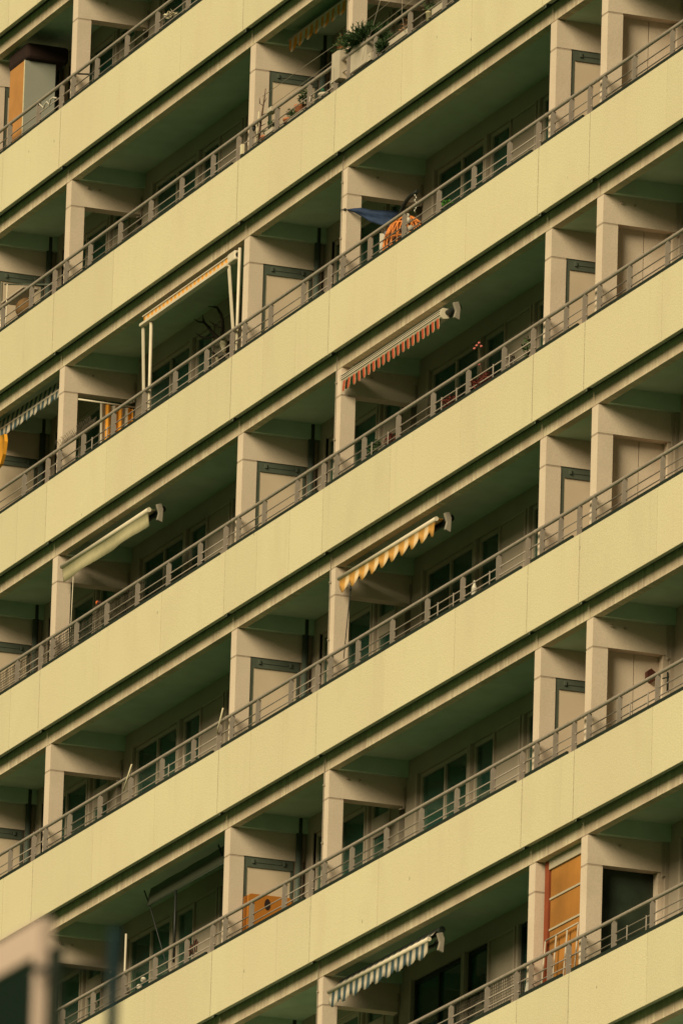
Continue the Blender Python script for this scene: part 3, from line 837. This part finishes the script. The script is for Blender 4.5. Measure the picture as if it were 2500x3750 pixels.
# ---- bird
t = thing('bird', (-8.93, .10, 1.37), 'small dark bird with an orange-red breast perched on the handrail', 'bird')
bb = MB(); bb.ball((-8.905, .10, 1.43), .05, 12, (1.15, .7, .62)); bb.ball((-8.975, .10, 1.468), .028, 10)
bb.tube([(-8.86, .10, 1.42), (-8.78, .10, 1.385)], [.025, .008], 8); bb.tube([(-8.995, .10, 1.468), (-9.02, .10, 1.464)], [.008, .002], 6)
kid('body', bb, mat('bird_dark', (.03, .012, .01), .7), t)
kid('breast', MB().ball((-8.955, .085, 1.445), .028, 10, (.9, .9, 1)), mat('bird_red', (.55, .10, .02), .7), t)
for dx in (0, .02): kid('leg', MB().tube([(-8.94+dx, .10, 1.40), (-8.945+dx, .10, 1.375)], .003, 5), M_bone, t)

# ---- bird spikes on the handrail
t = thing('bird_spikes', (-10.2, .1, 4.16), 'thin wire bird spikes bristling on the handrail near the column', 'bird spikes')
r = random.Random(5)
for i in range(46):
    xx = -10.86+1.42*i/45
    if 24 < i < 27: continue
    for s_ in (-1, 1):
        a = s_*(.55 if i < 25 else .12)+r.uniform(-.1, .1)
        kid('spike', MB().tube([(xx, .1, 4.165), (xx+.11*math.sin(a)*.6, .1+.05*s_, 4.165+.13*math.cos(a)+r.uniform(-.02, .01))], .0022, 4), M_net, t)

# ---- plants
def leafmass(c, rad, n, size, seed, flat=1.0):
    r = random.Random(seed); m = MB()
    for i in range(n):
        d = Vector((r.gauss(0, 1), r.gauss(0, 1), r.gauss(0, 1))).normalized()*(r.random()**.45)
        p = Vector(c)+Vector((d.x*rad[0], d.y*rad[1], d.z*rad[2]))
        a = Vector((r.uniform(-1, 1), r.uniform(-1, 1), r.uniform(-.6, 1))).normalized()
        b = a.cross(Vector((r.uniform(-1, 1), r.uniform(-1, 1), r.uniform(-1, 1)))).normalized()
        s = size*r.uniform(.6, 1.4)
        v = [m.bm.verts.new(p+a*s*k1+b*s*k2*flat) for k1, k2 in ((-1, 0), (0, -.35), (1, 0), (0, .35))]
        m.bm.faces.new(v)
    return m
def needles(c, rad, n, ln, seed):
    r = random.Random(seed); m = MB()
    for i in range(n):
        a = r.uniform(0, 2*math.pi); e = r.uniform(-.1, 1.25)
        d = Vector((math.cos(a)*math.cos(e), math.sin(a)*math.cos(e), math.sin(e)))
        p0 = Vector(c)+Vector((r.uniform(-1, 1)*rad[0]*.6, r.uniform(-1, 1)*rad[1]*.6, 0))
        q = r.uniform(.45, 1)
        p1 = p0+Vector((d.x*rad[0]*q, d.y*rad[1]*q, d.z*rad[2]*q))
        for s in range(9):
            p = p0.lerp(p1, .25+.75*s/8)
            for kk in range(3):
                dd = (d+Vector((r.uniform(-.9, .9), r.uniform(-.9, .9), r.uniform(-.3, .9)))).normalized()*ln
                w2 = dd.cross(Vector((r.uniform(-1, 1), r.uniform(-1, 1), r.uniform(-1, 1)))).normalized()*ln*.2
                m.bm.faces.new([m.bm.verts.new(p-w2), m.bm.verts.new(p+w2), m.bm.verts.new(p+dd)])
    return m
def potted(name, lab, cat, base, pot, potmat, fol, folmat, grp='potted plants along the balcony railings', stem=None):
    t = thing(name, base, lab, cat, grp)
    if pot: kid('pot', pot, potmat, t)
    kid('foliage', fol, folmat, t, normals=False)
    if stem: kid('stem', stem, M_bark, t)
    return t
def potmb(x, y, z, r0, r1, h):
    return MB().tube([(x, y, z), (x, y, z+h*.85), (x, y, z+h*.86), (x, y, z+h)], [r0, r1, r1*1.08, r1*1.1], 14)
def boxmb(x0, x1, y0, y1, z0, z1): return MB().box(x0, x1, y0, y1, z0, z1)
zf = ZB(2)+.2
# top middle balcony
t = thing('bare_twig', (-3.26, .15, 6.6), 'bare brown branch standing up from a pot beside the column', 'branch')
kid('stem', MB().tube([(-3.30, .15, 6.62), (-3.22, .15, 6.95), (-3.13, .15, 7.20), (-3.07, .15, 7.40)], [.016, .014, .010, .005], 8), M_bark, t)
for a, b in (((-3.27, .15, 6.80), (-3.10, .15, 6.80)), ((-3.24, .15, 6.90), (-3.02, .15, 6.88)), ((-3.18, .15, 7.05), (-3.02, .15, 7.03)), ((-3.16, .15, 7.18), (-3.28, .15, 7.24)), ((-3.28, .15, 7.24), (-3.30, .15, 7.33)), ((-3.14, .15, 7.20), (-3.02, .15, 7.25)), ((-3.24, .15, 6.95), (-3.34, .15, 7.02))):
    kid('twig', MB().tube([a, b], [.008, .003], 5), M_bark, t)
t = make('wooden_cane', MB().tube([(-3.36, .14, 6.60), (-3.27, .14, 7.12)], .009, 6), M_bone)
tag(t, 'pale cane standing beside the bare brown branch', 'cane')
t = make('dark_figurine', MB().ball((-3.40, .12, 6.92), .035, 10, (.8, .8, 1.4)).ball((-3.39, .12, 6.985), .024, 8), M_black)
tag(t, 'small dark ornament on the handrail beside the bare branch', 'ornament')
potted('potted_plant', 'terracotta pot low between the rails just right of the branch', 'potted plant', (-3.14, .2, 6.55), potmb(-3.12, .2, 6.56, .05, .075, .17), M_terra, leafmass((-3.12, .2, 6.78), (.05, .05, .05), 50, .02, 3), M_leaf2)
potted('window_box', 'white flower box with a green rosette plant, first right of the column', 'flower box', (-2.85, .18, 6.6), boxmb(-2.97, -2.68, .12, .24, 6.62, 6.74), M_boxwhite, leafmass((-2.80, .18, 6.82), (.10, .08, .05), 160, .022, 4), M_leaf)
t = make('white_jar', MB().box(-2.76, -2.58, .05, .15, 6.93, 7.0), M_boxwhite, bevel=.01)
tag(t, 'white lidded box sitting on the handrail between two posts', 'box')
potted('potted_plant', 'terracotta pot with a grey-green succulent in the middle of the balcony', 'potted plant', (-2.28, .2, 6.55), potmb(-2.24, .2, 6.56, .06, .085, .18), M_terra, leafmass((-2.16, .2, 6.80), (.11, .08, .08), 140, .024, 5), M_leaf2)
potted('window_box', 'long white flower box hung on the rail in the middle bay', 'flower box', (-1.75, .18, 6.55), boxmb(-2.10, -1.52, .115, .22, 6.58, 6.68), M_boxwhite, leafmass((-1.9, .17, 6.70), (.2, .04, .03), 60, .015, 6), M_leaf2)
potted('potted_plant', 'terracotta pot with a tall dark green shrub behind the rail', 'potted plant', (-1.70, .3, 6.55), potmb(-1.95, .25, 6.62, .06, .085, .24), M_terra, leafmass((-1.78, .25, 6.93), (.16, .10, .12), 260, .026, 7), M_leaf)
t = make('plastic_canister', potmb(-.88, .2, 6.50, .09, .10, .22), M_boxwhite)
tag(t, 'white round canister with a green hose over it', 'canister')
t = make('garden_hose', MB().tube([(-1.08, .16, 6.80), (-.98, .16, 6.81), (-.88, .16, 6.78), (-.82, .16, 6.70), (-.80, .16, 6.60)], .013, 8), mat('green_hose', (.02, .11, .06), .5))
tag(t, 'short green hose bent over the white canister', 'hose')
t = make('sack', MB().ball((-.56, .22, 6.78), .10, 14, (1, .8, .9)), M_boxwhite)
tag(t, 'rounded pale sack right of the white canister', 'sack')
t = make('loose_cable', MB().tube([(-1.28, .09, 6.80), (-1.18, .09, 6.74), (-1.24, .09, 6.63), (-1.16, .09, 6.58), (-1.30, .09, 6.53)], .006, 6), M_white)
tag(t, 'white cable looped around the rails left of the canister', 'cable')
potted('window_box', 'tall pale planter with dry reddish flowers left of the cabled column', 'planter', (-.15, .15, 6.8), boxmb(-.33, -.03, .06, .19, 6.70, 7.11), M_boxwhite, leafmass((-.14, .12, 7.24), (.10, .08, .12), 150, .020, 8), M_dry)
potted('conifer_planter', 'dark green bushy conifer in a large white planter at the column', 'conifer', (.6, .2, 6.6), boxmb(.27, .86, .10, .32, 6.68, 7.06), M_boxwhite, needles((.55, .2, 7.02), (.42, .26, .26), 420, .045, 9), M_leaf)
potted('conifer_planter', 'smaller conifer sprouting between the rails right of the large one', 'conifer', (1.45, .17, 6.6), None, None, needles((1.44, .17, 6.70), (.22, .12, .18), 200, .038, 10), M_leaf)
potted('window_box', 'long white flower box with dry stalks, right of the small conifer', 'flower box', (1.9, .17, 6.6), boxmb(1.50, 2.32, .12, .24, 6.63, 6.755), M_boxwhite, leafmass((2.1, .17, 6.86), (.2, .06, .10), 60, .022, 11), M_dry,
       stem=MB().tube([(2.00, .17, 6.74), (2.05, .17, 6.97)], .004, 5).tube([(2.12, .17, 6.74), (2.08, .17, 6.92)], .004, 5).tube([(1.86, .17, 6.74), (1.95, .17, 6.90)], .004, 5))
potted('window_box', 'white flower box furthest right on the planted top balcony', 'flower box', (3.4, .17, 6.6), boxmb(3.16, 3.64, .12, .24, 6.64, 6.77), M_boxwhite, leafmass((2.98, .17, 6.86), (.14, .08, .08), 110, .024, 13), M_leaf2)
t = make('pale_green_cup', potmb(3.03, .15, 6.62, .05, .06, .15), M_greencream)
tag(t, 'pale green pot between the two white flower boxes on the right', 'pot')
t = make('rail_bracket', MB().box(.93, 1.08, .08, .13, 6.65, 6.76).tube([(1.03, .07, 6.72), (1.03, .14, 6.72)], .018, 8), M_boxwhite)
tag(t, 'small white bracket with a black knob clipped to the lower rail', 'bracket')
t = make('cream_strip', MB().box(-3.75, -3.69, .06, .10, 6.62, 6.76), M_bone)
tag(t, 'upright perforated cream strip leaning in the railing left of the branch', 'strip')
# clothes lines and strings
for pts, lb in (([(-3.10, .12, 7.29), (-1.3, .12, 7.28), (-.1, .12, 7.26), (1.2, .12, 7.30), (3.0, .12, 7.36)], 'upper thin clothes line running along the planted balcony'),
                ([(-2.9, .12, 7.05), (-1.2, .12, 7.05), (-.25, .12, 7.06), (1.3, .12, 7.08), (2.6, .12, 7.10)], 'lower thin clothes line running along the planted balcony')):
    tag(make('clothes_line', MB().tube(pts, .0035, 5), M_wire), lb, 'clothes line', 'clothes lines on the planted balcony')
for pts, lb in (([(1.38, .1, 7.50), (1.05, .1, 7.10), (.78, .1, 6.85), (.72, .1, 6.74)], 'left string tied from the ceiling down to the railing'), ([(2.13, .1, 7.40), (2.12, .1, 7.0), (2.25, .1, 6.70)], 'right string with a pink peg tied down to the railing')):
    tag(make('tied_string', MB().tube(pts, .0035, 5), M_wire), lb, 'string', 'strings tied over the planted balcony')
# top left plant
potted('potted_plant', 'little plant with cream flowers between the rails at the very top', 'potted plant', (-7.0, .2, 9.4), boxmb(-7.30, -6.95, .16, .26, 9.44, 9.53), M_dark, leafmass((-7.05, .18, 9.60), (.14, .07, .05), 70, .028, 14), M_bone)
potted('potted_plant', 'small bright green plant behind the rails right of the wicker chair', 'potted plant', (1.9, .9, 4.3), potmb(1.9, .9, 4.28, .06, .09, .16), M_dark, leafmass((1.92, .9, 4.52), (.08, .08, .07), 60, .03, 15), mat('bright_leaf', (.05, .16, .02), .8))
# red flower balcony
FB = 'flower boxes on the balcony with the red fringed awning'
potted('window_box', 'dark red flowers in the widest flower box on the awning balcony', 'flower box', (5.2, .16, .9), boxmb(4.72, 5.62, .125, .22, .96, 1.04), M_brown, leafmass((5.18, .165, 1.13), (.46, .08, .10), 520, .022, 16), M_bloomred, FB)
potted('window_box', 'dark red leafy plant left of the widest flower box', 'flower box', (4.05, .16, .9), boxmb(3.82, 4.30, .125, .21, .98, 1.06), M_brown, leafmass((4.06, .16, 1.14), (.24, .08, .08), 240, .020, 17), M_bloomred, FB)
potted('potted_plant', 'sparse upright green plant behind the rail beside the end post', 'potted plant', (6.72, .2, .9), potmb(6.72, .2, .95, .05, .06, .12), M_brown, leafmass((6.72, .17, 1.22), (.13, .07, .13), 90, .034, 18), M_leaf2, FB, stem=MB().tube([(6.72, .18, 1.05), (6.74, .16, 1.32)], .006, 5))
potted('potted_plant', 'pale grey leafy plant with thin stems right of the red flowers', 'potted plant', (6.2, .17, .9), potmb(6.22, .17, .95, .05, .06, .1), M_brown, leafmass((6.2, .16, 1.16), (.12, .06, .08), 70, .030, 19), mat('grey_leaf', (.20, .16, .13), .9, .2, 14), FB)
t = thing('rose_stem', (5.0, .3, .9), 'tall stem with small pink blossoms rising above the handrail', 'flower', FB)
kid('stem', MB().tube([(4.93, .28, 1.0), (4.86, .28, 1.4), (4.76, .28, 1.70)], [.006, .005, .003], 5), M_bark, t)
for q, p in enumerate(((4.72, .27, 1.75), (4.80, .27, 1.765), (4.88, .27, 1.70), (4.82, .27, 1.47), (4.64, .27, 1.73))):
    kid('blossom', MB().ball(p, .02, 8, (1.2, 1, .8)), M_pink, t)
potted('potted_plant', 'green bush with yellow tips behind the rail near the column', 'potted plant', (1.4, .17, .9), boxmb(1.24, 1.62, .125, .21, .97, 1.05), M_dark, leafmass((1.42, .165, 1.17), (.18, .07, .10), 210, .026, 20), M_leaf2, FB)
potted('potted_plant', 'reddish plant in a dark box in front of the balcony door', 'flower box', (2.0, .17, .9), boxmb(1.82, 2.2, .125, .21, .97, 1.07), M_black, leafmass((2.0, .165, 1.14), (.18, .07, .07), 160, .024, 22), M_bloomred, FB)
t = make('white_bottle', MB().tube([(5.04, .2, -1.75), (5.04, .2, -1.60), (5.04, .2, -1.56), (5.04, .2, -1.50)], [.035, .04, .02, .014], 10), M_white)
tag(t, 'white bottle standing behind the rail in front of the balcony door', 'bottle')
# wire plant cage lower left
t = thing('wire_basket', (-4.78, .13, -4.5), 'small tangled bundle of wires and clips hanging on the lower rails', 'wire bundle')
r = random.Random(31)
for i in range(14):
    xx = -4.96+.36*i/13
    kid('wire_hook', MB().tube([(xx, .13, -4.50+r.uniform(-.03, .03)), (xx+r.uniform(.0, .04), .12, -4.40), (xx+.04, .13, -4.31+r.uniform(-.04, .03)), (xx+.07, .13, -4.36)], .0045, 5), M_black if i % 3 else M_redwood, t)
# shelf with lamp, left edge
t = thing('glass_cabinet', (-13.9, .4, 5.9), 'narrow glass display shelf with a chrome edge at the left margin', 'cabinet')
kid('upright', MB().tube([(-14.15, .30, 5.85), (-14.15, .30, 7.52)], .022, 10), mat('chrome', (.6, .52, .4), .25, metal=.8), t)
kid('upright', MB().tube([(-13.93, .31, 5.85), (-13.93, .31, 7.44)], .010, 8), M_alu, t)
kid('shelf', MB().box(-14.15, -13.2, .30, .55, 7.20, 7.225), M_frame, t)
kid('rail', MB().tube([(-14.15, .35, 7.50), (-12.6, .55, 7.12)], .012, 8), M_doorframe, t)
t = make('brown_sack', MB().ball((-13.5, .45, 6.98), .17, 14, (1.3, .8, .9)), mat('brown_paper', (.14, .075, .03), .9, .3, 8))
tag(t, 'crumpled brown sack inside the glass shelf at the left margin', 'sack')
# orange hanging seat, left edge
t = make('orange_cushion', MB().sheet([[(-14.25+.30*f, y_, z_) for f in (0, .5, 1)] for y_, z_ in ((.25, 5.12),)] + [[(-14.25+(xe+14.25)*f, .25-.04*math.sin(f*3), ze) for f in (0, .5, 1)] for xe, ze in ((-13.64, 5.09), (-13.60, 4.97), (-13.65, 4.79), (-13.75, 4.67), (-14.05, 4.60))], thick=(0, .05, 0)), mat('bright_orange_cloth', (.85, .36, .03), .8, .1, 3), normals=False)
tag(t, 'bright orange curved cloth just showing at the left edge', 'cushion')

# ---- bird nets
def net(x0, x1, y, z0, z1, px, pz, name, lab, slope=0.0):
    m = MB()
    nx = int((x1-x0)/px); nz = int((z1-z0)/pz)
    for i in range(nx+1):
        xx = x0+i*px; m.tube([(xx, y, z0), (xx, y+.01*math.sin(i), z1)], .0042, 3, cap=False)
    for i in range(nz+1):
        zz = z0+i*pz; m.tube([(x0, y, zz), (x1, y, zz)], .0042, 3, cap=False)
    return tag(make(name, m, M_net, normals=False), lab, 'net')
net(7.56, 12.6, .155, 6.95, 8.20, .05, .036, 'bird_net', 'fine dark net stretched from the handrail up to the beam at top right')
net(-13.6, -7.2, .135, .90, 1.36, .05, .04, 'rail_net', 'fine net fastened between the rails below the pale green awning')
net(5.0, 7.25, .14, -7.5, -7.08, .05, .04, 'rail_net', 'fine net behind the rails left of the orange panel screen')

# ---- something standing close to the camera, out of focus
t = thing('street_mast', (109.62, -42.60, GZ), 'blurred dark slim mast close to the camera at the lower left', 'mast')
kid('pole', MB().tube([(109.684, -42.634, GZ), (109.684, -42.634, -32.41)], .018, 12), mat('dark_teal_steel', (.006, .020, .024), .6), t)
kid('arm', MB().tube([(109.663, -42.65, -32.52), (109.602, -42.85, -32.54)], .012, 8), M_black, t)
Y0 = -42.829
t = thing('near_frame', (109.4, Y0, GZ), 'large blurred beige frame with dark panes close to the camera in the lower left corner', 'frame')
M_nearframe = mat('beige_frame_paint', (.52, .38, .33), .8, .05, 8)
kid('top_rail', MB().box(107.6, 109.534, Y0, Y0+.045, -32.483, -32.376), M_nearframe, t, bevel=.004)
kid('post', MB().box(109.5345, 109.572, Y0, Y0+.047, GZ, -32.374), M_nearframe, t, bevel=.004)
M_nearpane = mat('dark_green_pane', (.006, .014, .009), .5)
kid('pane', MB().box(107.6, 109.534, Y0+.012, Y0+.03, -35.5, -32.484), M_nearpane, t)
kid('pane', MB().box(109.5725, 109.68, Y0+.030, Y0+.042, -35.5, -32.47), M_nearpane, t)
